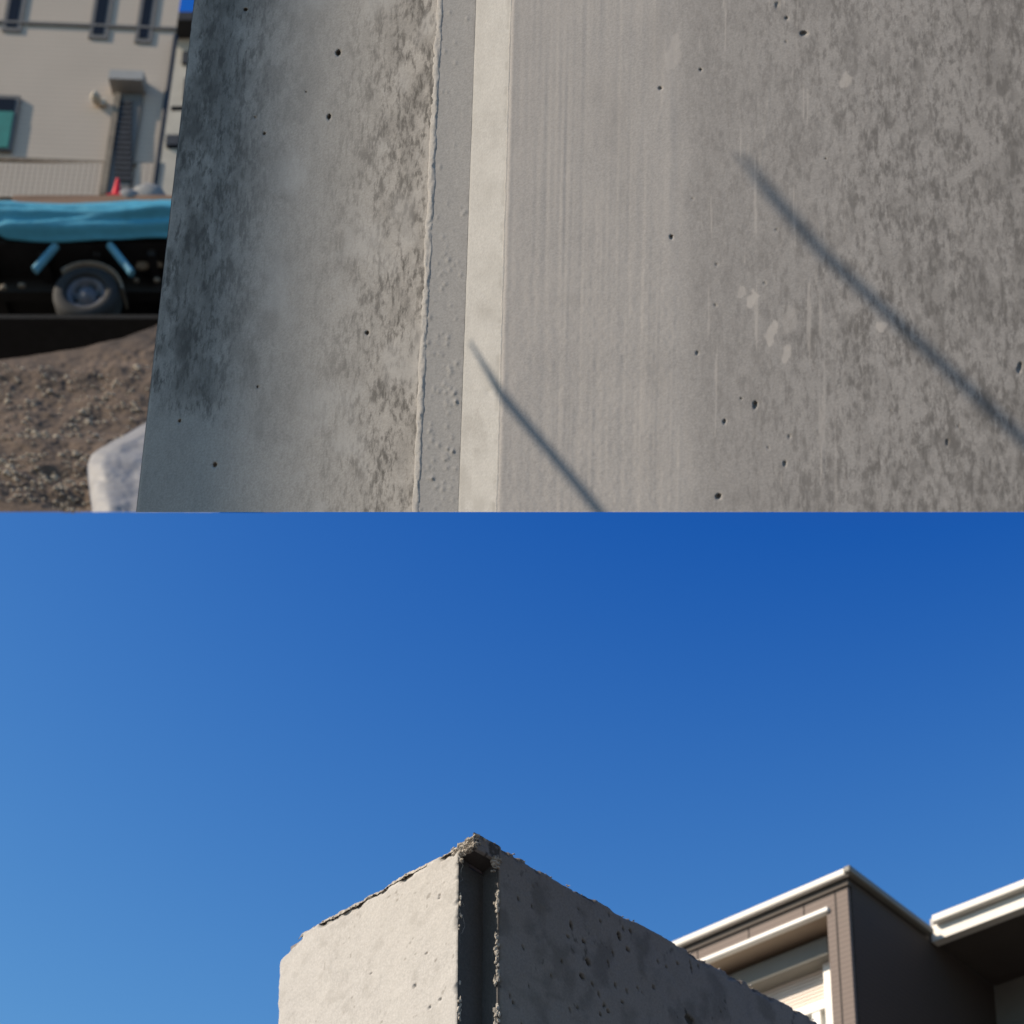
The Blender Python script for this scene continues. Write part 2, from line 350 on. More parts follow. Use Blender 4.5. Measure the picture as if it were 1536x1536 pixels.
# bright chamfer facing left
DEP = .085
def h_ch(U, V, A):
    h = -DEP*(1-A)+.0015*(fbm(U/20, V/30, 3, 2)-.5)+.0006*(fbm(U/5, V/5, 2, 6)-.5)
    h = h-.004*np.exp(-((U-733)/4)**2-((V-588)/4)**2)-.002*sstep(.6, .8, fbm(U/6, V/10, 2, 3))*np.exp(-((U-730)/14)**2-((V-455)/22)**2)
    return h-.004*(1-sstep(0, .06, A))-.0042*sstep(.965, 1, A)
def a_ch(U, V, A):
    d = .5*sstep(.40, .72, fbm(U/24, V/40, 5, 1))*(.5+.5*sstep(400, 768, V))+.5*np.exp(-((U-726)/12)**2-((V-468)/14)**2)
    d = d+.5*np.exp(-((A-.9)/.04)**2)*sstep(.5, .65, fbm(V/20, 2.2, 3, 4))
    d = np.maximum(d, .6*(1-sstep(.0, .035, A))*sstep(.45, .6, fbm(V/9, 7.1, 3, 2)))
    return d, .3*fbm(U/30, V/50, 3, 6)
sheet('bright_chamfer', e2, lambda v: e3w(v)+.6, 34, h_ch, a_ch, 'panel_chamfer', 2.0, rim=('bottom',))
# recessed strip with little blisters
BL = [(rr.uniform(.08, .95), (768-abs(rr.gauss(0, 210))), rr.uniform(1.6, 3.0)) for _ in range(80)]
BL += [(rr.uniform(.1, .95), rr.uniform(0, 768), rr.uniform(1.5, 2.6)) for _ in range(30)]
def h_st(U, V, A):
    h = -DEP+.0008*(fbm(U/8, V/10, 3, 2)-.5)+0*U
    e1_ = e1w(V); wv = (e2(V)-e1_)
    for (a, v, r) in BL:
        h = h+.0022*r/2.2*np.exp(-(((U-e1_)-a*wv)/r)**2-((V-v)/(r*1.2))**2)
    return h
def a_st(U, V, A): return .5*np.exp(-((1-A)/.05))*sstep(.45, .65, fbm(V/12, 1.2, 3, 1))+.12*fbm(U/20, V/30, 3, 5), 0*U
sheet('recessed_strip', lambda v: e1w(v)-2, lambda v: e2(v)+.8, 34, h_st, a_st, 'panel_strip', 2.0, rim=('bottom',))
# stained left face
PL = [(u, v, a*.85, b*.85, d) for (u, v, a, b, d) in [(508, 80, 4.5, 5.5, .02), (494, 176, 3, 6, .016), (397, 201, 2.2, 2.4, .012), (551, 500, 3, 4, .014), (323, 698, 3.6, 5, .016), (270, 632, 2.4, 4, .012), (369, 15, 4, 3.5, .014), (383, 177, 3, 2, .006), (459, 138, 2, 2, .006), (387, 581, 2, 2.5, .008)]]
def h_l(U, V, A):
    h = -DEP-.002-.085*(1-A)**1.3+.004*(fbm(U/120, V/160, 3, 1)-.5)+.0009*(fbm(U/7, V/9, 3, 3)-.5)
    h = h+pits(U, V, PL)
    return h+.002*np.exp(-((1-A)/.02)**2)*(.4+fbm(V/25., 5., 3, 4))-.03*sstep(3, 0, U-e0(V))**2
def a_l(U, V, A):
    X = A*400+0*U
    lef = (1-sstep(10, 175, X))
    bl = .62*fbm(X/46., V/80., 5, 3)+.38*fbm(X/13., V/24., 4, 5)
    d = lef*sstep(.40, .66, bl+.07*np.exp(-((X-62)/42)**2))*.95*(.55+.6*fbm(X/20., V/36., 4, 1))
    d = d*(1-sstep(-14, 14, V-(585+.33*X)-18*(fbm(X/22., V/22., 3, 2)-.5)))
    d = d+.30*sstep(.48, .68, fbm(X/24., V/40., 4, 5))*(1-sstep(150, 300, X))*(1-sstep(-10, 30, V-(600+.33*X)))
    # brown bloom along the joint
    rj = sstep(190, 395, X)
    d = d+rj*sstep(.42, .66, fbm(X/30., V/46., 5, 6))*(.34+.20*sstep(700, 100, V))
    d = d+.16*sstep(.45, .7, fbm(X/12., V/20., 3, 7))*rj
    d = d+.13*(1-sstep(-8, 8, V-(600+.33*X)-14*(fbm(X/22., V/22., 3, 2)-.5)))*(1-sstep(180, 300, X))
    d = d+.30*(1-sstep(0, 170, X))  # smooth darkening that deepens the shade at the left edge
    spk = np.clip(.95*(1-sstep(20, 190, X))*(1-sstep(-20, 20, V-(600+.33*X)))+.85*sstep(200, 400, X)+.12, 0, .9)
    return np.clip(d*.58, 0, .92), .4*sstep(.55, .8, fbm(X/60, V/90, 3, 0))*sstep(100, 200, X), spk
sheet('stained_face', e0, lambda v: e1w(v)-3, 210, h_l, a_l, 'panel_left', 2.0, rim=('bottom', 'left'))['label'] = 'weathered left face with dark mould blotches and shade painted toward its left edge'
# mortar burr along the joint
def burr(name, uf, w, hh, base, m):
    nr, nc = 620, 9
    V = np.repeat(np.linspace(VT, VB, nr)[:, None], nc, 1); A = np.repeat(np.linspace(-1, 1, nc)[None, :], nr, 0)
    ww = w*(.55+.9*fbm(V/34., 3.7, 3, 1)); U = uf(V)+A*ww+1.2*(fbm(V/6., A*2, 2, 3)-.5)
    H = base+hh*(1-A**2)*(.35+1.0*fbm(V/22., A*1.5+4, 4, 2))+.55*hh*(fbm(V/4.5, A*3, 3, 5)-.5)*(1-A**4)-.01*(np.abs(A) > .99)
    d = .35*fbm(U/8, V/12, 3, 4); o = link(name, surf(U, V, H).reshape(-1, 3), gridfaces(nr, nc), m, panel, True, {'dirt_shade': d, 'pale': .25*fbm(U/9, V/9, 2, 1)}); return o
burr('mortar_burr', lambda v: e1w(v)-2, 6.5, .0062, -DEP-.0022, 'panel_burr')
burr('mortar_burr', lambda v: e3w(v)-.5, 2.6, .0014, -.0044, 'panel_burr')
# solid body behind the faces
def B_(u, v, h): return surf(np.array(float(u)), np.array(float(v)), np.array(float(h)))
bd = MB(); pts = []
for h in (-.24, -.5):
    pts += [B_(e0(740)+16, 740, h), B_(2150, 740, h), B_(2150, VT, h), B_(e0(VT)+16, VT, h)]
bd.hexa(pts); bd.build('panel_body', 'panel_right', panel)

# ================================================================== UPPER PLACE: bank, terrace, truck, house
WP = at(125, 478, 22.0); ZT = WP[2]; YW = WP[1]                    # where the rear wheel touches the terrace
def xy(u, v, y):                                                 # pixel onto the upright plane y = const
    return on(u, v, (0, y, 0), (0, 1, 0))
YL = YW-.06                                                      # lip of the terrace
zl = ZT
t_ = MB(); t_.prism([(-12, YL, ZT), (-12, YL, ZT-.06), (-12, YL+2.4, ZT-.06), (-12, YL+2.9, ZT)], (13.2, 0, 0)); o = t_.build('shadow_terrace', 'asphalt_shadow'); tag(o, kind='structure')  # overhanging slab added to give the dark of the truck's shadow
# bank: below the overhanging terrace, its foot at the lower edge of the upper place
def bank_point(u, v):
    # crest runs from row 545 (left) to row 482 (right); slope 62 degrees
    return on(u, v, BK0, BKN)
BK0 = at(110, 770, 15.2); sl_ = R_(61)
BKN = np.array((0.06, -math.sin(sl_), math.cos(sl_))); BKN /= np.linalg.norm(BKN)
nu, nv = 150, 170
us = np.linspace(-160, 420, nu); U = np.repeat(us[None, :], nv, 0)
crest = lambda u: np.interp(u, (-160, 0, 60, 130, 185, 245, 420), (562, 541, 531, 520, 506, 482, 440))
V = crest(U)+(768-crest(U))*np.linspace(0, 1, nv)[:, None]
Pb = on(U, V, BK0, BKN); fade = sstep(768, 757, V)*0+1
hb = (.22*(fbm(U/110, V/40, 4, 1)-.5)+.045*(fbm(U/26, V/12, 4, 3)-.5)+.02*(fbm(U/7, V/4, 2, 5)-.5))
hb = hb*np.minimum(1, (768-V)/14.)*np.minimum(1, .2+(V-crest(U))/30.)
Pb = Pb+BKN*hb[..., None]
def backed(P, V_, U_, nr, nc, depth):                              # a back sheet behind a face, so that it is a solid body
    q = P.reshape(nr, nc, 3); d = q-CAM; d = d/np.linalg.norm(d, axis=-1)[..., None]
    bk = q+d*depth; bk[-1] += np.array((0, 0, .03)); n0 = nr*nc
    fc = gridfaces(nr, nc).tolist()+[f[::-1] for f in gridfaces(nr, nc, n0).tolist()]
    loop = list(range(nc))+[r*nc+nc-1 for r in range(1, nr)]+[(nr-1)*nc+c for c in range(nc-2, -1, -1)]+[r*nc for r in range(nr-2, 0, -1)]
    for a, b in zip(loop, loop[1:]+loop[:1]): fc.append((b, a, n0+a, n0+b))
    return np.concatenate((q.reshape(-1, 3), bk.reshape(-1, 3))), fc
Pq, fq = backed(Pb, V, U, nv, nu, .5)
o = link('embankment', Pq, fq, 'soil', None, False)
# thickness of the bank, kept behind its face
tag(o, kind='structure')
# stones on the bank
st = MB(); rs = random.Random(5)
for i in range(1500):
    u = rs.uniform(-60, 300); v = 545+220*rs.random()**.8
    cl = float(fbm(np.array(u/38.), np.array(v/20.), 3, 2))
    if cl < .46 and rs.random() < .8: continue
    r_ = (v-float(crest(u)))/(768-float(crest(u)))
    if r_ < .02 or v > 757: continue
    p = bank_point(u, v)+BKN*float(np.interp(u, us, hb[min(nv-1, int(r_*(nv-1)))])); s = rs.uniform(.006, .019)*(1+1.2*rs.random()**5)
    st.lump(p+BKN*s*.3, (s*1.2, s, s*.8), i, 1, .25)
tag(st.build('scattered_stones', 'pebble'), 'small pale stones strewn over the brown earth bank', 'stones', kind='stuff')

# white sack at the lower right of the bank
sk0 = bank_point(176, 705); rows = []
outl_l = [(768, 138), (740, 134), (715, 131), (695, 130), (682, 134), (672, 146), (662, 165), (652, 188), (640, 207), (632, 222)]
nsr, nsc = 70, 50
vv = np.linspace(628, 768, nsr); vl = [a[0] for a in outl_l][::-1]; ul = [a[1] for a in outl_l][::-1]
Vs = np.repeat(vv[:, None], nsc, 1); As = np.repeat(np.linspace(0, 1, nsc)[None, :], nsr, 0)
Ul = np.interp(vv, vl, ul)[:, None]; Us = Ul+(330-Ul)*As
Ps = on(Us, Vs, sk0, BKN)
ed = np.minimum(1, (Us-Ul)/26.)*np.minimum(1, (Vs-627)/26.)
bul = .10+.6*np.clip(ed, 0, 1)**.6+(.16*(fbm(Us/34, Vs/26, 3, 2)-.5)+.11*(fbm(Us/14, Vs/13, 3, 4)-.5))*np.clip(ed*2, 0, 1)
view = ray(Us, Vs); view /= np.linalg.norm(view, axis=-1)[..., None]
Ps = Ps-view*bul[..., None]*.9
Pq, fq = backed(Ps, Vs, Us, nsr, nsc, .15)
o = link('plastic_sack', Pq, fq, 'bag', None, True)
tag(o, 'bulging white plastic sack lying on the earth beside the concrete panel', 'sack')

# ---- truck
X = lambda u, y: float(xy(u, 400, y)[0])
Zr = lambda v, y: float(xy(125, v, y)[2])
YN = YW-.12                                                      # near side of the truck
zb = Zr(362, YN); zt = Zr(303, YN); xa, xb = X(-70, YN), X(430, YN)
truck = empty('flatbed_truck', (float(WP[0]), YW+1, ZT), 'flatbed truck with black underside parked before the beige house', 'truck')
mb = MB(); mb.box(xa, xb, YN+.05, YN+2.15, zb+.02, zt-.05); mb.build('bed', 'under', truck)
mb = MB(); mb.box(xa, xb, YN+.55, YN+.70, zb-.22, zb+.018); mb.box(xa, xb, YN+1.5, YN+1.65, zb-.22, zb+.018); mb.build('chassis_rail', 'under', truck)
for k in range(6):
    x = xa+(xb-xa)*(k+.5)/6; mb = MB(); mb.box(x-.05, x+.05, YN+.12, YN+2.1, zb-.09, zb+.015); mb.build('cross_member', 'under', truck)
def wheel(x, y, r):
    n = 40; prof = [(.10, .56), (.0, .60), (-.01, .70), (.0, .88), (.03, .97), (.07, 1.0), (.20, 1.0), (.24, .96), (.27, .86)]
    v = []; f = []
    for (dy, k) in prof:
        for t in np.linspace(0, 2*math.pi, n, endpoint=False): v.append((x+r*k*math.cos(t), y+dy, ZT+r+r*k*math.sin(t)))
    for i in range(len(prof)-1):
        for j in range(n): f.append((i*n+j, i*n+(j+1) % n, (i+1)*n+(j+1) % n, (i+1)*n+j))
    wh = link('wheel', v, f, 'black', truck, True)
    v = []; f = []; pr = [(.10, .58), (.03, .57), (.03, .50), (.10, .44), (.12, .30), (.05, .26), (.04, .14), (.02, .10), (.02, .0)]
    for (dy, k) in pr:
        for t in np.linspace(0, 2*math.pi, n, endpoint=False): v.append((x+r*k*math.cos(t), y+dy, ZT+r+r*k*math.sin(t)))
    for i in range(len(pr)-1):
        for j in range(n): f.append((i*n+j, i*n+(j+1) % n, (i+1)*n+(j+1) % n, (i+1)*n+j))
    rim = link('rim', v, f, 'rim', wh, True)
    for k in range(6):
        a = k*math.pi/3+.2; q = MB(); c = (x+r*.38*math.cos(a), y+.08, ZT+r+r*.38*math.sin(a)); q.tube(c, (c[0], y+.135, c[2]), .05*r*2, n=10); q.build('rim_hole', 'dark', wh)
RW = .43
wheel(float(WP[0]), YW-.02, RW); wheel(float(WP[0]), YW+1.55, RW); wheel(X(470, YW), YW-.02, RW)
mb = MB(); mb.tube((WP[0], YW+.2, ZT+RW), (WP[0], YW+1.6, ZT+RW), .09); mb.build('axle', 'under', truck)
# mudguard arc over the wheel
n = 14; v = []; f = []
for i in range(n):
    a = R_(5+130*i/(n-1)); 
    for (dy, k) in ((-.02, 1.06), (-.02, 1.12), (.30, 1.12), (.30, 1.06)): v.append((WP[0]+RW*k*math.cos(a), YW+dy, ZT+RW+RW*k*math.sin(a)))
for i in range(n-1):
    for j in range(4): f.append((i*4+j, i*4+(j+1) % 4, i*4+4+(j+1) % 4, i*4+4+j))
f += [(0, 1, 2, 3), (n*4-1, n*4-2, n*4-3, n*4-4)]
link('mudguard', v, f, 'mud', truck, True)
for (u0, v0, u1, v1) in ((82, 368, 52, 404), (162, 368, 198, 408)):
    mb = MB(); y = YN+.03; mb.tube((X(u0, y), y, Zr(v0, y)), (X(u1, y), y+.02, Zr(v1, y)), .05, n=8); mb.build('strut', 'blue', truck)
for (u, v, s, m) in ((214, 398, .11, 'mud'), (206, 420, .04, 'mud'), (8, 432, .06, 'mud'), (36, 428, .05, 'mud'), (236, 420, .05, 'mud'), (238, 396, .07, 'mud')):
    y = YN+.3; c = np.array((X(u, y), y, Zr(v, y))); mb = MB(); mb.lump(c, (s*1.0, s*.6, s*.8), u, 1, .28); mb.build('air_tank' if s > .1 else 'fitting', m, truck, True)
# cab, behind the panel
x0 = xb+.15; mb = MB(); mb.prism([(x0, YN, ZT+.5), (x0+1.6, YN, ZT+.5), (x0+1.6, YN, ZT+1.5), (x0+1.3, YN, ZT+2.4), (x0, YN, ZT+2.4)], (0, 2.0, 0)); mb.build('cab', 'blue', truck)
mb = MB(); mb.prism([(x0+.3, YN-.01, ZT+1.45), (x0+1.3, YN-.01, ZT+1.45), (x0+1.15, YN-.01, ZT+2.2), (x0+.3, YN-.01, ZT+2.2)], (0, .02, 0)); mb.build('cab_window', 'glass', truck)
# tarpaulin draped over the bed side
nc, nr = 130, 26
A = np.repeat(np.linspace(0, 1, nc)[None, :], nr, 0); B = np.repeat(np.linspace(0, 1, nr)[:, None], nc, 1)
Ut = -75+510*A
vtop = 303+3*np.sin(Ut/60.); vbot = 361+2*np.cos((Ut-85)/45.)-7*sstep(15, -30, Ut)*2-2*sstep(150, 240, Ut)
Vt = vtop+(vbot-vtop)*B
Pt = on(Ut, Vt, (0, YN-.03, 0), (0, 1, 0))
fold = sum(a*np.exp(-((Vt-(v0+k*(Ut-120)**2/1e4+s*(Ut-120)/100))/wd)**2) for (v0, k, s, a, wd) in ((331, -1.5, 2, .09, 5), (350, -1.0, -3, .10, 6), (341, -2, -9, .06, 4), (318, .5, 6, .05, 5)))
fold = fold*.65+.05*(fbm(Ut/50, Vt/14, 3, 2)-.5)+.10*np.sin(B*math.pi)*.7
Pt[..., 1] -= fold
top = Pt[0].copy(); top[:, 1] += .5; top[:, 2] -= .0
P_ = np.concatenate((top[None], Pt), 0)
o = link('tarpaulin', P_.reshape(-1, 3), gridfaces(nr+1, nc), 'tarp', None, True); tag(o, 'creased blue tarpaulin hanging over the side of the truck bed', 'tarpaulin')
sm = o.modifiers.new('thickness', 'SOLIDIFY'); sm.thickness = .012; sm.offset = 1
# timber load: boards lying along the bed edge
zA, zB = Zr(304, YN), Zr(289, YN)
for k, (du, dv) in enumerate(((0, 0), (4, .02), (-3, .01))):
    y = YN+.03+.30*k; mb = MB(); mb.box(X(8+du, y), xb-.1*k, y, y+.28, zt-.045, zB+dv); o = mb.build('timber_board', 'wood'); bevel(o, .012)
    tag(o, ['brown weathered timber board along the near edge of the truck bed, above the blue tarpaulin', 'second brown timber board from the near edge of the truck bed', 'farthest of the three brown timber boards on the truck bed'][k], 'board', 'timber boards on the truck bed')
yt = YN+.13; zc = zB
cn = MB(); cx = X(166, yt)
cn.box(cx-.10, cx+.10, yt-.10, yt+.10, zc, zc+.025); cn.tube((cx, yt, zc+.02), (cx, yt, zc+.38), .075, .02, 18); o = cn.build('traffic_cone', 'cone', None, False); tag(o, 'small red cone standing on the timber boards', 'traffic cone')
hp = MB(); hp.lump((X(214, yt), yt+.05, zc+.06), (.25, .15, .26), 4, 3, .04); o = hp.build('covered_heap', 'stone', None, True); tag(o, 'grey covered heap on the timber boards next to the red cone', 'heap')
hp = MB(); hp.lump((X(186, yt), yt, zc+.03), (.17, .12, .13), 9, 3, .05); o = hp.build('crumpled_sheet', 'bag', None, True); tag(o, 'low crumpled pale sheet between the red cone and the grey heap', 'sheet')
hp = MB(); hp.lump((X(93, yt), yt, zc+.03), (.055, .05, .05), 6, 2, .1); hp.lump((X(99, yt), yt, zc+.025), (.05, .05, .03), 7, 2, .1); o = hp.build('paper_wad', 'bag', None, True); tag(o, 'small pale wad of paper on the timber boards left of the red cone', 'paper')

# ---- beige house, upright behind the truck and leaning a little to the right
YH = YW+1.75+.35
HC = xy(130, 240, YH); ROLL = Matrix.Rotation(R_(3.0), 4, 'Y')
hs = empty('beige_house', tuple(HC), 'beige sided house with narrow slit windows and a small porch canopy', 'house'); hs.rotation_euler = (0, R_(3.0), 0)
Rinv = np.array(ROLL.inverted().to_3x3())
def HL(u, v, dy=0):                    # pixel -> house-local x, z on its facade plane (y = dy outwards negative)
    P = on(u, v, HC+np.array((0, dy, 0)), (0, 1, 0)); q = Rinv @ (P-HC); return float(q[0]), float(q[2])
def hpart(mb, name, m, parent=None):
    o = mb.build(name, m); o.parent = parent or hs
    return o
xl = HL(-420, 150)[0]; xr = HL(262, 60)[0]; ztop = HL(130, -420)[1]; zlow = float(ZT-HC[2]-.3)
mb = MB(); zlow = float(ZT-HC[2]+.01); zk = zlow+5.6; mb.hexa([(xl, 0, zlow), (xr, 0, zlow), (xr-1.9, 5, zk), (xl-1.9, 5, zk), (xl, 0, ztop), (xr, 0, ztop), (xr-1.9, 5, ztop), (xl-1.9, 5, ztop)]); hpart(mb, 'wall', 'beige')
def rect(u0, v0, u1, v1, dy0, dy1, name, m, parent=None):
    a = HL(u0, (v0+v1)/2); b = HL(u1, (v0+v1)/2); c = HL((u0+u1)/2, v0); d = HL((u0+u1)/2, v1)
    mb = MB(); mb.box(a[0], b[0], dy0, dy1, d[1], c[1]); return hpart(mb, name, m, parent)
for (u0, v0, u1, v1) in ((13, -70, 42, 49), (143, -75, 172, 60), (212, -78, 238, 66)):
    f_ = rect(u0, v0, u1, v1, -.022, .02, 'window', 'frame_grey')
    rect(u0+6, v0+3, u1-7, v1-6, -.027, -.01, 'pane', 'glass', f_)
f_ = rect(-60, 146, 25, 229, -.05, .02, 'window', 'frame_grey'); rect(-58, 152, 19, 226, -.06, -.02, 'pane', 'glass', f_); rect(-58, 172, 18, 226, -.066, -.02, 'curtain', 'teal', f_)
f_ = rect(162, 146, 204, 300, -.06, .02, 'door', 'frame_grey')
for k in range(16):
    v0 = 158+7.6*k; rect(174, v0, 199, v0+5.2, -.085, -.055, 'slat', 'dark', f_)
rect(163, 148, 172, 300, -.10, -.055, 'door_post', 'mud', f_)
a = HL(168, 141); b = HL(219, 141); c = HL(168, 122)
mb = MB(); x0, x1, z0, z1 = a[0], b[0], a[1], c[1]
mb.add([(x0, -.24, z0+.0), (x1, -.24, z0+.0), (x1, 0, z0+.0), (x0, 0, z0+.0), (x0, -.24, z0+.17), (x1, -.24, z0+.17), (x1, 0, z0+.24), (x0, 0, z0+.24)], [(3, 2, 1, 0), (4, 5, 6, 7), (0, 1, 5, 4), (1, 2, 6, 5), (2, 3, 7, 6), (3, 0, 4, 7)])
cz = hpart(mb, 'canopy', 'canopy')
a = HL(149, 157); mb = MB(); mb.lump((a[0]-.03, -.10, a[1]), (.075, .10, .075), 3, 2, .03); mb.box(a[0]+.04, a[0]+.11, -.06, .0, a[1]-.06, a[1]+.05); hpart(mb, 'wall_lamp', 'neigh')
for (v0, th) in ((38, 3.2), (243, 4)):
    mb = MB(); a = HL(0, v0); mb.box(xl, xr, -.03, .01, HL(130, v0+th)[1], HL(130, v0)[1]); hpart(mb, 'belt_course', 'frame_grey' if v0 < 100 else 'mud')
for k in range(34):
    u0 = -40+8.4*k
    if 158 < u0 < 200: continue
    rect(u0, 249, u0+7.6, 300, -.05, -.012, 'base_board', 'beige')
mb = MB(); a = HL(263, 40); b = HL(236, 285); mb.tube((xr+.02, -.06, HL(250, 60)[1]), (xr+.02, -.06, zlow), .045, n=8); hpart(mb, 'downpipe', 'dark')

# ---- tan neighbouring house and a steel mast seen in the gap right of the beige house
YB = YH+8
nb = empty('tan_house', tuple(xy(300, 640, YB)), 'distant tan house in the narrow gap beside the concrete panel', 'house')
mb = MB(); za = Zr(58, YB); xq = X(252, YB); mb.prism([(X(222, YB), YB, Zr(640, YB)), (X(222, YB), YB+4, Zr(640, YB)+5), (X(222, YB), YB+4, za), (X(222, YB), YB, za)], (X(420, YB)-X(222, YB), 0, 0)); mb.build('wall', 'neigh', nb)
mb = MB(); mb.box(X(220, YB), X(425, YB), YB-.4, YB+6.4, za, za+.22); mb.build('roof', 'under', nb)
for (u0, v0, u1, v1) in ((252, 80, 268, 98), (258, 120, 274, 150), (236, 205, 262, 222)):
    mb = MB(); mb.box(X(u0, YB), X(u1, YB), YB-.05, YB+.1, Zr(v1, YB), Zr(v0, YB)); mb.build('window', 'dark', nb)
YM = YH+.3
ms = empty('steel_mast', (X(262, YM), YM, ZT), 'thin dark steel mast with cross bars beside the beige house corner', 'mast')
mb = MB(); mb.tube((X(243, YM), YM, ZT), (X(272, YM), YM, Zr(20, YM)), .035, n=8); mb.build('pole', 'under', ms)
for v in (163, 220):
    mb = MB(); mb.tube((X(240, YM), YM, Zr(v, YM)), (X(300, YM), YM, Zr(v-1, YM)), .03, n=8); mb.build('cross_bar', 'under', ms)

# ================================================================== off-frame: what throws the shadows on the panel
def cable(name, pts, D, r, label, taper=None):
    P = [surf(np.array(float(u)), np.array(float(v)), np.array(0.))+SUN*D for (u, v) in pts]

    mb = MB()
    for i, (a, b) in enumerate(zip(P[:-1], P[1:])): mb.tube(a, b, *((r*.35, r) if i == 0 else (r, r)), n=10)
    o = mb.build(name, 'black', None, True); tag(o, label, 'cable', 'cables left of the picture'); return o
cable('overhead_cable', [(640, 462), (740, 577), (800, 648), (860, 719), (930, 805)], 2.4, .0115, 'black cable whose narrow shadow crosses the joint of the concrete panel')
cable('overhead_cable', [(1112, 232), (1160, 295), (1235, 380), (1330, 468), (1430, 562), (1560, 682), (1700, 810)], 3.3, .0125, 'black cable whose softer shadow crosses the right of the concrete panel')
cp = surf(np.array(232.), np.array(400.), np.array(-.1)); D = 56.0
c = cp+SUN*D  # unseen column, added only to shade the left of the panel
ch = empty('shadow_column', (float(c[0]), float(c[1]), 0), 'tall slim column out of view, added to cast a soft shadow on the left of the concrete panel', 'shadow caster')
mb = MB(); mb.tube((c[0], c[1], 0), (c[0], c[1], c[2]+5), .39, .35, 32); mb.build('shaft', 'steel', ch, True)
mb = MB(); mb.tube((c[0], c[1], 0), (c[0], c[1], .4), .8, .8, 24); mb.build('footing', 'wall_shaded', ch)

# ================================================================== LOWER PLACE: corner of a concrete wall
s2 = math.sqrt(.5); LD = np.array((-s2, s2, 0)); RD = np.array((s2, s2, 0)); NL = np.array((-s2, -s2, 0)); NR = np.array((s2, -s2, 0))
Z3 = np.array((0, 0, 1.0))
Cc = at(712, 1270, 6.0); 
def onL(u, v): return on(u, v, Cc, NL)
def onR(u, v): return on(u, v, Cc, NR)
def sL(u, v): return float((onL(u, v)-Cc) @ LD)
def sR(u, v): return float((onR(u, v)-Cc) @ RD)
ztopB = float(onL(712, 1247)[2]); znotch = float(onL(712, 1269)[2])
bN = sL(687, 1400); aN = sR(748, 1400); LL = sL(417, 1460); LR = 3.3
zbot = float(onL(560, 1560)[2])
wb = empty('concrete_corner_wall', (float(Cc[0]), float(Cc[1]), 0), 'rough topped concrete wall corner with a vertical rebate under the blue sky', 'concrete wall')
def skin(name, org, dr, nrm, s0, s1, z0, z1, ns, nz, topf, m, attr, rL=.0, rR=.0, chipL=0, chipR=0, amp=.003, holes=()):
    """a wall face: s runs along dr from org; arrises rounded and chipped"""
    S = np.repeat(np.linspace(s0, s1, ns)[None, :], nz, 0); B = np.repeat(np.linspace(0, 1, nz)[:, None], ns, 1)
    zt_ = topf(S[0])[None, :]; Z = zt_+(z0-zt_)*B
    k = 7 if name == 'right_face' else 3
    d = amp*(fbm(S*9+k, Z*9, 4, k)-.5)*2+.0012*(fbm(S*60, Z*60, 3, 2)-.5)
    et = (zt_-Z); rt = .012+.02*sstep(.45, .75, fbm(S*14, 0*Z+k, 3, 5))
    q = np.clip(1-et/rt, 0, 1); d = d-rt*(1-np.sqrt(1-q*q*.98))
    band = sstep(.034, .018, et+.03*(fbm(S*22, Z*22, 3, 6)-.5))*sstep(.42, .52, fbm(S*9, 0*Z+6+k, 3, 1)); d = d-band*(.006+.012*fbm(S*55, Z*55, 3, 1))
    for (s_e, sg, r, chip) in ((s0, 1, rL, chipL), (s1, -1, rR, chipR)):
        if r <= 0: continue
        e = (S-s_e)*sg; rv = r*(.5+1.0*fbm(Z*18, 0*S+k, 3, 1))+chip*sstep(.56, .72, fbm(Z*13, 0*S+5+k, 3, 4))*(.6+.8*fbm(Z*50, S*50, 2, 3))
        q = np.clip(1-e/rv, 0, 1); d = d-rv*(1-np.sqrt(1-q*q*.98))*1.1
    for (hs_, hz, a, b, dep) in holes:
        q = ((S-hs_+.2*(Z-hz))/a)**2+((Z-hz)/b)**2; d = d-dep*np.clip(1-q, 0, 1)**.5
    P = org+S[..., None]*dr+Z[..., None]*Z3*1.0-np.array((0, 0, org[2]))+nrm*d[..., None]
    dirt_shade, pale = attr(S, Z); dirt_shade = np.clip(dirt_shade+.75*band*fbm(S*45, Z*45, 3, 3), 0, .9)
    P = P.reshape(-1, 3).tolist(); fc = gridfaces(nz, ns).tolist(); dirt_shade = dirt_shade.ravel().tolist(); pale = pale.ravel().tolist()
    kb = len(P); low = [org[0:2]+dr[0:2]*s for s in np.linspace(s0, s1, ns)]
    for i, p in enumerate(low): P.append((p[0], p[1], -.05)); dirt_shade.append(dirt_shade[(nz-1)*ns+i]); pale.append(0)
    for i in range(ns-1): fc.append(((nz-1)*ns+i, kb+i, kb+i+1, (nz-1)*ns+i+1))
    return link(name, P, fc, m, wb, True, {'dirt_shade': dirt_shade, 'pale': pale})
# left face
def top_l(S):
    u_, v_ = pix(Cc+S[:, None]*LD)
    z = ztopB+.010*(fbm(S*16, 0*S+2.2, 4, 2)-.5)*2-.012*sstep(.0, .12, S)
    z = z-.012*sstep(LL-.13, LL-.115, S)-.018*sstep(LL-.11, LL-.02, S)-.05*np.clip((S-(LL-.03))/.03, 0, 1)**2.2+.004*(fbm(S*70, 0*S+1.2, 3, 4)-.5)*(S < LL-.12)
    return z
def a_left(S, Z):
    d = .30*sstep(.55, .8, fbm(S*16, Z*16, 4, 3))+.9*sstep(.80, .84, fbm(S*70, Z*45, 2, 5))*sstep(.5, .6, fbm(S*9, Z*9, 2, 1))
    d = d+.6*np.clip(1-(ztopB-Z-.0)/.035, 0, 1)*sstep(.4, .6, fbm(S*40, Z*40, 3, 6))
    return np.clip(d, 0, .9), .35*fbm(S*7, Z*7, 3, 4)
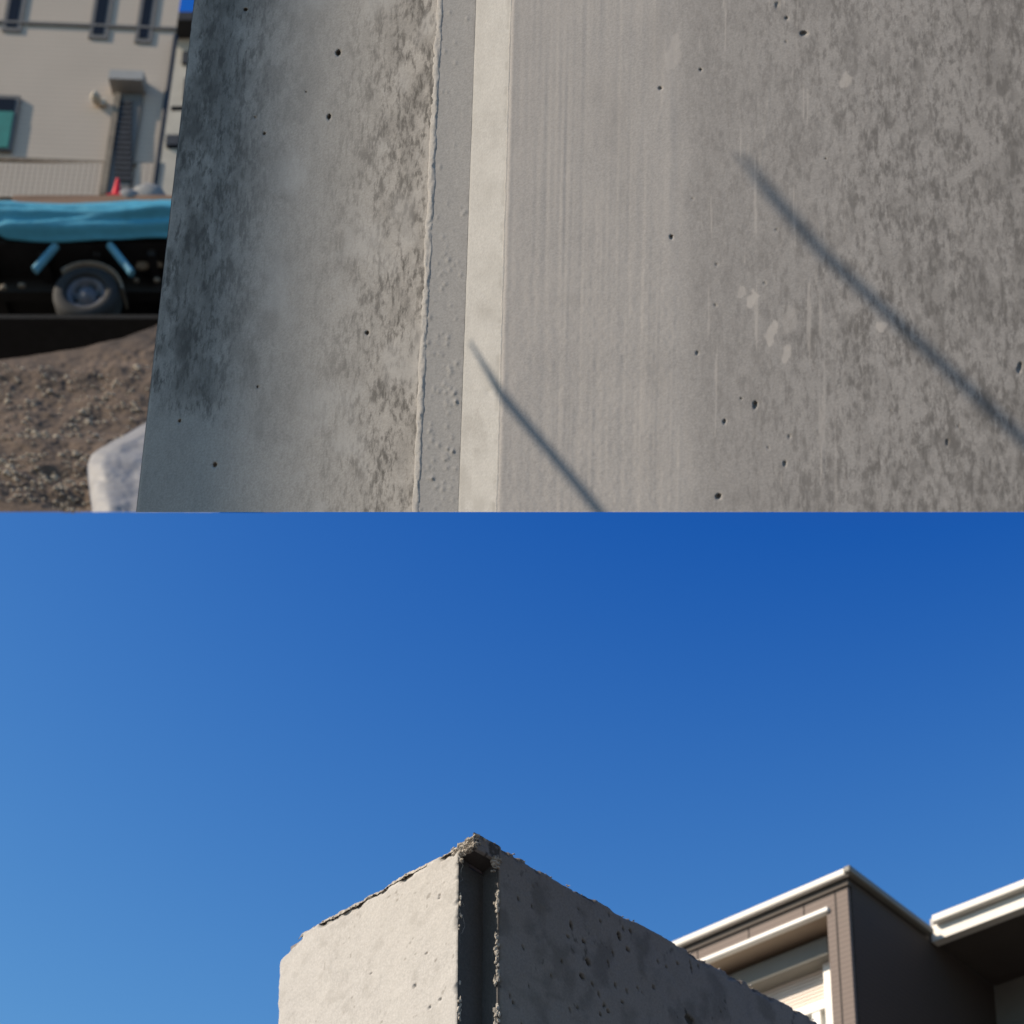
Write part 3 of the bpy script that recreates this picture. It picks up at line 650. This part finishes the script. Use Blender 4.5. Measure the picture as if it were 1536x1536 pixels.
def S_(u, v): return sL(u, v), float(onL(u, v)[2])
hl = []
for (u, v, a, b) in ((622, 1479, .008, .010), (660, 1499, .006, .006), (644, 1511, .005, .008), (597, 1400, .0, .0), (659, 1345, .005, .012), (556, 1460, .004, .004), (640, 1430, .005, .004)):
    if a: hl.append((*S_(u, v), a, b, .012))
skin('left_face', Cc, LD, NL, bN, LL, zbot, 0, 170, 190, top_l, 'wall_sunlit', a_left, rL=.010, rR=.02, chipL=.018, amp=.003, holes=hl)['label'] = 'sunlit pale left face of the wall corner'
# right face
def top_r(S): return ztopB+.0016*(fbm(S*12, 0*S+9, 4, 2)-.5)*2+.004*(fbm(S*70, 0*S+4, 3, 6)-.5)-.004*sstep(.1, .5, S)+.0
rz = random.Random(12); hr = []
for (u, v, a, b) in ((857, 1388, .008, .018), (929, 1404, .011, .018), (946, 1397, .007, .010), (942, 1424, .010, .010), (876, 1412, .010, .007), (882, 1443, .013, .016), (873, 1465, .013, .013), (888, 1476, .007, .009), (923, 1478, .006, .012), (940, 1487, .005, .010), (898, 1492, .006, .012), (933, 1503, .007, .006), (905, 1510, .006, .006), (912, 1517, .010, .007), (900, 1521, .007, .008), (980, 1481, .007, .010), (987, 1442, .006, .008), (1016, 1445, .008, .006), (913, 1372, .004, .010), (913, 1446, .004, .016), (1036, 1450, .004, .03), (1035, 1530, .03, .022), (770, 1504, .004, .006), (852, 1405, .010, .005), (920, 1430, .004, .012)):
    hr.append((sR(u, v), float(onR(u, v)[2]), a, b, .016))
for _ in range(60):
    s = rz.uniform(.15, 2.4); hr.append((s, rz.uniform(ztopB-.9-.4*s*0, ztopB-.02), rz.uniform(.003, .006), rz.uniform(.004, .011), .01))
def a_rt(S, Z):
    d = .35*sstep(.5, .75, fbm(S*9, Z*9, 4, 2))+.6*sstep(.72, .80, fbm(S*60, Z*34, 3, 6))*sstep(.48, .62, fbm(S*6, Z*6, 2, 3))
    for (s, z, a, b, dd) in hr:
        d = np.maximum(d, .85*(((S-s+.2*(Z-z))/a)**2+((Z-z)/b)**2 < .8))  # hole interiors painted near black, as the shade inside them
    return np.clip(d, 0, .9), .25*fbm(S*9, Z*9, 3, 5)
skin('right_face', Cc, RD, NR, aN, LR, zbot-.35, 0, 680, 200, top_r, 'wall_shaded', a_rt, rL=.010, chipL=.020, amp=.004, holes=hr)['label'] = 'shaded grey right face with small dark holes'
# rebate
E1 = Cc+LD*bN; E2 = E1+RD*aN; E3 = Cc+RD*aN
zero = lambda S, Z: (.25*fbm(S*20, Z*12, 3, 2), 0*S)
flat = lambda S: znotch+0*S
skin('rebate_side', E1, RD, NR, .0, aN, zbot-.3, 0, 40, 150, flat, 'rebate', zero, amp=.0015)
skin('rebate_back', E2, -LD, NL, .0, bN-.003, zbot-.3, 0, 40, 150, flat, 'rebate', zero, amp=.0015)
# cap over the rebate: broken concrete
def capgrid(name, org, dr, nrm, s0, s1, za, zb_, m, seed, chip):
    ns, nz = 40, 30
    S = np.repeat(np.linspace(s0, s1, ns)[None, :], nz, 0); Z = np.repeat(np.linspace(zb_, za, nz)[:, None], ns, 1)
    d = chip*(fbm(S*60+seed, Z*60, 4, seed)-.62)-.008*sstep(za+.006, za, Z)
    P = org+S[..., None]*dr-np.array((0, 0, org[2]))+Z[..., None]*Z3+nrm*d[..., None]
    q = .7*sstep(.5, .7, fbm(S*50, Z*50, 3, 4))
    return link(name, P.reshape(-1, 3), gridfaces(nz, ns), m, wb, True, {'dirt_shade': q.ravel(), 'pale': 0*q.ravel()})
capgrid('broken_cap', Cc, LD, NL, -.004, bN+.004, znotch-.004, ztopB-.012, 'crumb', 2, .03)
capgrid('cap_side', Cc, RD, NR, -.004, aN+.004, znotch-.012, ztopB-.004, 'wall_shaded', 5, .006)
mb = MB(); q = lambda a, b, z: Cc*np.array((1, 1, 0))+LD*a+RD*b+Z3*z
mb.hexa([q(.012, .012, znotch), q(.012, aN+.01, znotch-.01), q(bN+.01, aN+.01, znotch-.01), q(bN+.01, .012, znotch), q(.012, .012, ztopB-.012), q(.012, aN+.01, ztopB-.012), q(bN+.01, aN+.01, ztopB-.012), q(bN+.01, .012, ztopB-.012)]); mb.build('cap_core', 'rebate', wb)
# solid core behind the faces
mb = MB(); i_ = .03; zc_ = ztopB-.018
plan = [q(LL-.035, i_, 0), q(bN+i_, i_, 0), q(bN+i_, aN+i_, 0), q(i_, aN+i_, 0), q(i_, LR, 0), q(.35, LR, 0), q(.35, .35, 0), q(LL-.035, .35, 0)]
mb.prism([p for p in plan], (0, 0, zc_)); mb.build('core', 'wall_shaded', wb)
# crumbs of broken mortar along the top and the rebate edges
mb = MB(); rc = random.Random(21); k = 0
def crumb(p, s, vert=False):
    global k; k += 1; mb.lump(p, (s*rc.uniform(.6, 1.4), s*rc.uniform(.6, 1.2), s*rc.uniform(.7, 1.1)*(2.2 if vert else .7)), k, 1, .4)
tl = np.linspace(bN, LL-.12, 400); ztl = top_l(tl)
# broken strip of mortar along the top of the left face
nb_, kb_ = 260, 14
Sb = np.repeat(np.linspace(bN+.01, LL-.118, nb_)[None, :], kb_, 0); Tb = np.repeat(np.linspace(0, 1, kb_)[:, None], nb_, 1)
hgt = (.006+.016*fbm(Sb*12, 0*Sb+3, 3, 1))*(.8+.4*fbm(Sb*60, 0*Sb+8, 3, 2)); ang = Tb*math.pi
zz = top_l(Sb[0])[None, :]-.010+hgt*np.sin(ang)*1.15; dd = -.003-.022*(1-np.cos(ang))+.010*(fbm(Sb*80, Tb*5, 3, 4)-.5)
Pm = Cc*np.array((1, 1, 0))+Sb[..., None]*LD+NL*dd[..., None]+zz[..., None]*Z3+(.006*(fbm(Sb*110, Tb*7, 3, 6)-.5))[..., None]*Z3
link('broken_edge', Pm.reshape(-1, 3), gridfaces(kb_, nb_), 'crumb', wb, False)
for i in range(140):
    j = rc.randrange(400); dn = float(fbm(np.array(tl[j]*11), np.array(3.), 3, 1))
    if rc.random() > (dn-.32)*2.6: continue
    crumb(Cc*np.array((1, 1, 0))+LD*tl[j]-NL*rc.uniform(.004, .03)+Z3*(ztl[j]+rc.uniform(-.014, -.001)), rc.uniform(.003, .008))
for i in range(70):
    s = rc.random()**1.3*2.2; crumb(Cc*np.array((1, 1, 0))+RD*s-NR*rc.uniform(.002, .02)+Z3*(float(top_r(np.array([s]))[0])+rc.uniform(-.008, -.001)), rc.uniform(.002, .0055))
for i in range(110):
    crumb(q(rc.uniform(-.0, bN+.04), rc.uniform(.004, .05), ztopB+rc.uniform(-.035, -.007)), rc.uniform(.004, .012))
for i in range(90):
    crumb(q(rc.uniform(.0, bN), rc.uniform(.0, .012), rc.uniform(znotch-.002, ztopB-.01)), rc.uniform(.004, .010))
for i in range(60):
    z = znotch-abs(rc.gauss(0, .02)); crumb(q(rc.uniform(-.004, .012), aN+rc.uniform(-.03, .006), z), rc.uniform(.004, .009))
for i in range(260):
    z = rc.uniform(zbot-.1, znotch); dn = float(fbm(np.array(z*14), np.array(7.), 3, 2))
    if rc.random() > (dn-.46)*3: continue
    crumb(q(rc.uniform(-.002, .012), aN-.001+rc.uniform(-.008, .004), z), rc.uniform(.0025, .006), True)
for i in range(200):
    z = rc.uniform(zbot-.1, znotch); dn = float(fbm(np.array(z*14), np.array(2.), 3, 5))
    if rc.random() > (dn-.42)*3: continue
    crumb(q(bN+rc.uniform(-.006, .008), rc.uniform(.003, .014), z), rc.uniform(.0025, .006), True)
o = mb.build('mortar_crumbs', 'crumb', wb); o['kind'] = 'stuff'

# ================================================================== LOWER PLACE: brown house at the right
aL, aR = R_(47.0), R_(42.0)
HLD = np.array((-math.sin(aL), math.cos(aL), 0)); HRD = np.array((math.sin(aR), math.cos(aR), 0))
HNL = np.array((-math.cos(aL), -math.sin(aL), 0)); HNR = np.array((math.cos(aR), -math.sin(aR), 0))
K = at(1271, 1335, 10.5)                                        # wall corner under the eaves
K0 = np.array((K[0], K[1], 0))
bh = empty('brown_house', (float(K[0]), float(K[1]), 0), 'brown clad house with white eaves and a shuttered window recess behind the wall', 'house')
def kL(u, v, off=0):
    P = on(u, v, K+HNL*off, HNL)-K0; s = P @ HRD*0+0
    return P
def hp_(s, r, z): return K0+HLD*s+HRD*r+Z3*z                    # house coordinates: s left-back, r right-back
Bi = np.linalg.inv(np.stack((HLD, HRD, Z3), 1))
def hl_(u, v, off=0):                                           # pixel on the left wall plane -> (s, z)
    P = on(u, v, K+HNL*off, HNL); c = Bi @ (P-K0); return float(c[0]), float(c[2])
def hr_(u, v, off=0):
    P = on(u, v, K+HNR*off, HNR); c = Bi @ (P-K0); return float(c[1]), float(c[2])
def hbox(name, m, s0, s1, r0, r1, z0, z1, bev=0, parent=None):
    mb = MB(); mb.hexa([hp_(s0, r0, z0), hp_(s1, r0, z0), hp_(s1, r1, z0), hp_(s0, r1, z0), hp_(s0, r0, z1), hp_(s1, r0, z1), hp_(s1, r1, z1), hp_(s0, r1, z1)])
    o = mb.build(name, m, parent or bh)
    if bev: bevel(o, bev)
    return o
zw = hl_(1271, 1321)[1]                                          # top of the wall
sc_, zrec = hl_(1240, 1366)                                      # recess: near jamb and head
S1, RL = 7.0, 3.05
RLp = hr_(1392, 1430)[0]                                         # where the wing begins on the right wall
DP = .23                                                         # recess depth
hbox('lintel_panel', 'brown', sc_, S1, .0, .25, zrec, zw)
for u in (1208, 1125, 1048):
    s = hl_(u, 1380+(1271-u)*.43)[0]; hbox('panel_joint', 'joint', s-.004, s+.004, -.003, .05, zrec+.02, zw-.01)
hbox('corner_pier', 'brown', .0, sc_, .0, .9, 0, zw)
sj = hl_(1256, 1400)[0]; hbox('panel_joint', 'joint', sj-.005, sj+.005, -.003, .05, 0, zw-.01)
hbox('side_wall', 'brown_shaded', -.012, .12, .03, hr_(1490, 1500)[0]+.1, 0, zw)
hbox('recess_soffit', 'recess', sc_, S1, .02, DP+.2, zrec-.012, zrec+.05)
hbox('recess_trim', 'white', sc_-.02, S1, -.022, .03, zrec-.016, zrec+.016, .008)
hbox('recess_wall', 'recess', sc_, S1, DP+.16, DP+.3, 0, zrec)
# window set in the recess
def rec(u, v, d): 
    P = on(u, v, K0+HRD*d, HNL); c = Bi @ (P-K0); return float(c[0]), float(c[2])
wd = empty('w', (0, 0, 0), None, None) if False else None
zb1 = rec(1239, 1411, DP)[1]; zb0 = rec(1239, 1441, DP)[1]
sb0 = rec(1243, 1425, DP-.06)[0]
hbox('shutter_box', 'shutterbox', sb0, S1, DP-.06, DP+.16, zb0, zb1, .015)
zr1 = rec(1240, 1491, DP)[1]; zr0 = rec(1240, 1497, DP)[1]
s0f = rec(1250, 1480, DP+.02)[0]; s1f = rec(1236, 1480, DP+.02)[0]
wf = hbox('window', 'white', s0f, s1f, DP+.02, DP+.13, 0.9, zb0+.0)
for k in range(9):
    z1 = zb0-(zb0-zr1)*k/9; z0 = zb0-(zb0-zr1)*(k+1)/9; hbox('shutter_slat', 'shutter', s1f, S1, DP+.075, DP+.10, z0+.004, z1, .004)
hbox('window_rail', 'white', s1f, S1, DP+.035, DP+.12, zr0-.04, zr1)
sm_ = rec(1219, 1520, DP)[0]; hbox('mullion', 'white', sm_-.03, sm_+.03, DP+.04, DP+.12, .9, zr0-.04)
hbox('pane', 'frost', s1f, sm_-.03, DP+.085, DP+.10, .9, zr0-.04); hbox('pane', 'frost', sm_+.03, S1, DP+.085, DP+.10, .9, zr0-.04)
hbox('window_sill', 'white', s0f, S1, DP-.06, DP+.15, .82, .9)
# roof: eaves, gutters
ov = .012
zg0 = zw+.02
rf = hbox('roof', 'soffit', -ov, S1+.2, -ov, RLp+2.2, zw, zw+.06)
def gutter(name, m, s0, s1, r0, r1, z0, z1, bev=.02): return hbox(name, m, s0, s1, r0, r1, z0, z1, bev)
gutter('gutter', 'offwhite', -ov-.028, S1+.2, -ov-.045, -ov-.002, zw+.010, zw+.060, .012)
hbox('eave_shade_strip', 'soffit', -.015, S1, -.016, .02, zw-.036, zw-.002)  # dark strip added in place of the shaded soffit band
gutter('gutter', 'shutterbox', -ov-.055, -ov-.004, -ov-.058, RLp-.02, zw+.012, zw+.058, .012)
hbox('roof_edge', 'steel', -ov, S1, -ov, RLp+2.2, zw+.061, zw+.08)
# wing with its own eaves, farther right
def rpl(u, v, r):                                                # pixel on plane r = const -> (s, z)
    P = on(u, v, K0+HRD*r, HNL); c = Bi @ (P-K0); return float(c[0]), float(c[2])
rw = RLp
sg, zg = rpl(1395, 1378, rw); _, zg2 = rpl(1395, 1392, rw); _, zf1 = rpl(1391, 1395, rw+.05); _, zf0 = rpl(1391, 1420, rw+.05)
SE = -6.0
hbox('wing_fascia', 'offwhite', SE, -.02, rw+.02, rw+.10, zf0, zf1, .006)
hbox('wing_gutter', 'offwhite', SE, -.06, rw-.035, rw+.016, zg2+.01, zg, .010)
hbox('wing_soffit', 'soffit', SE, -.02, rw+.102, hr_(1490, 1500)[0]+.2, zf0+.03, zf0+.07)
hbox('wing_roof', 'steel', SE, -.02, rw+.02, rw+3, zf1+.003, zf1+.05)
rq = hr_(1490, 1500)[0]
hbox('wing_wall', 'wingwall', SE, -.012, rq, rq+.3, 0, zf0+.03)
sp0 = rpl(1515, 1510, rq)[0]; mb = MB(); mb.tube(hp_(sp0, rq-.05, 0), hp_(sp0, rq-.05, zf0-.35), .05, n=12); mb.build('downpipe', 'shutterbox', bh, True)
sq0 = rpl(1500, 1500, rq)[0]
hbox('wing_window', 'shutterbox', sq0-1.6, sq0, rq-.03, rq+.02, 1.0, zf0-.30)
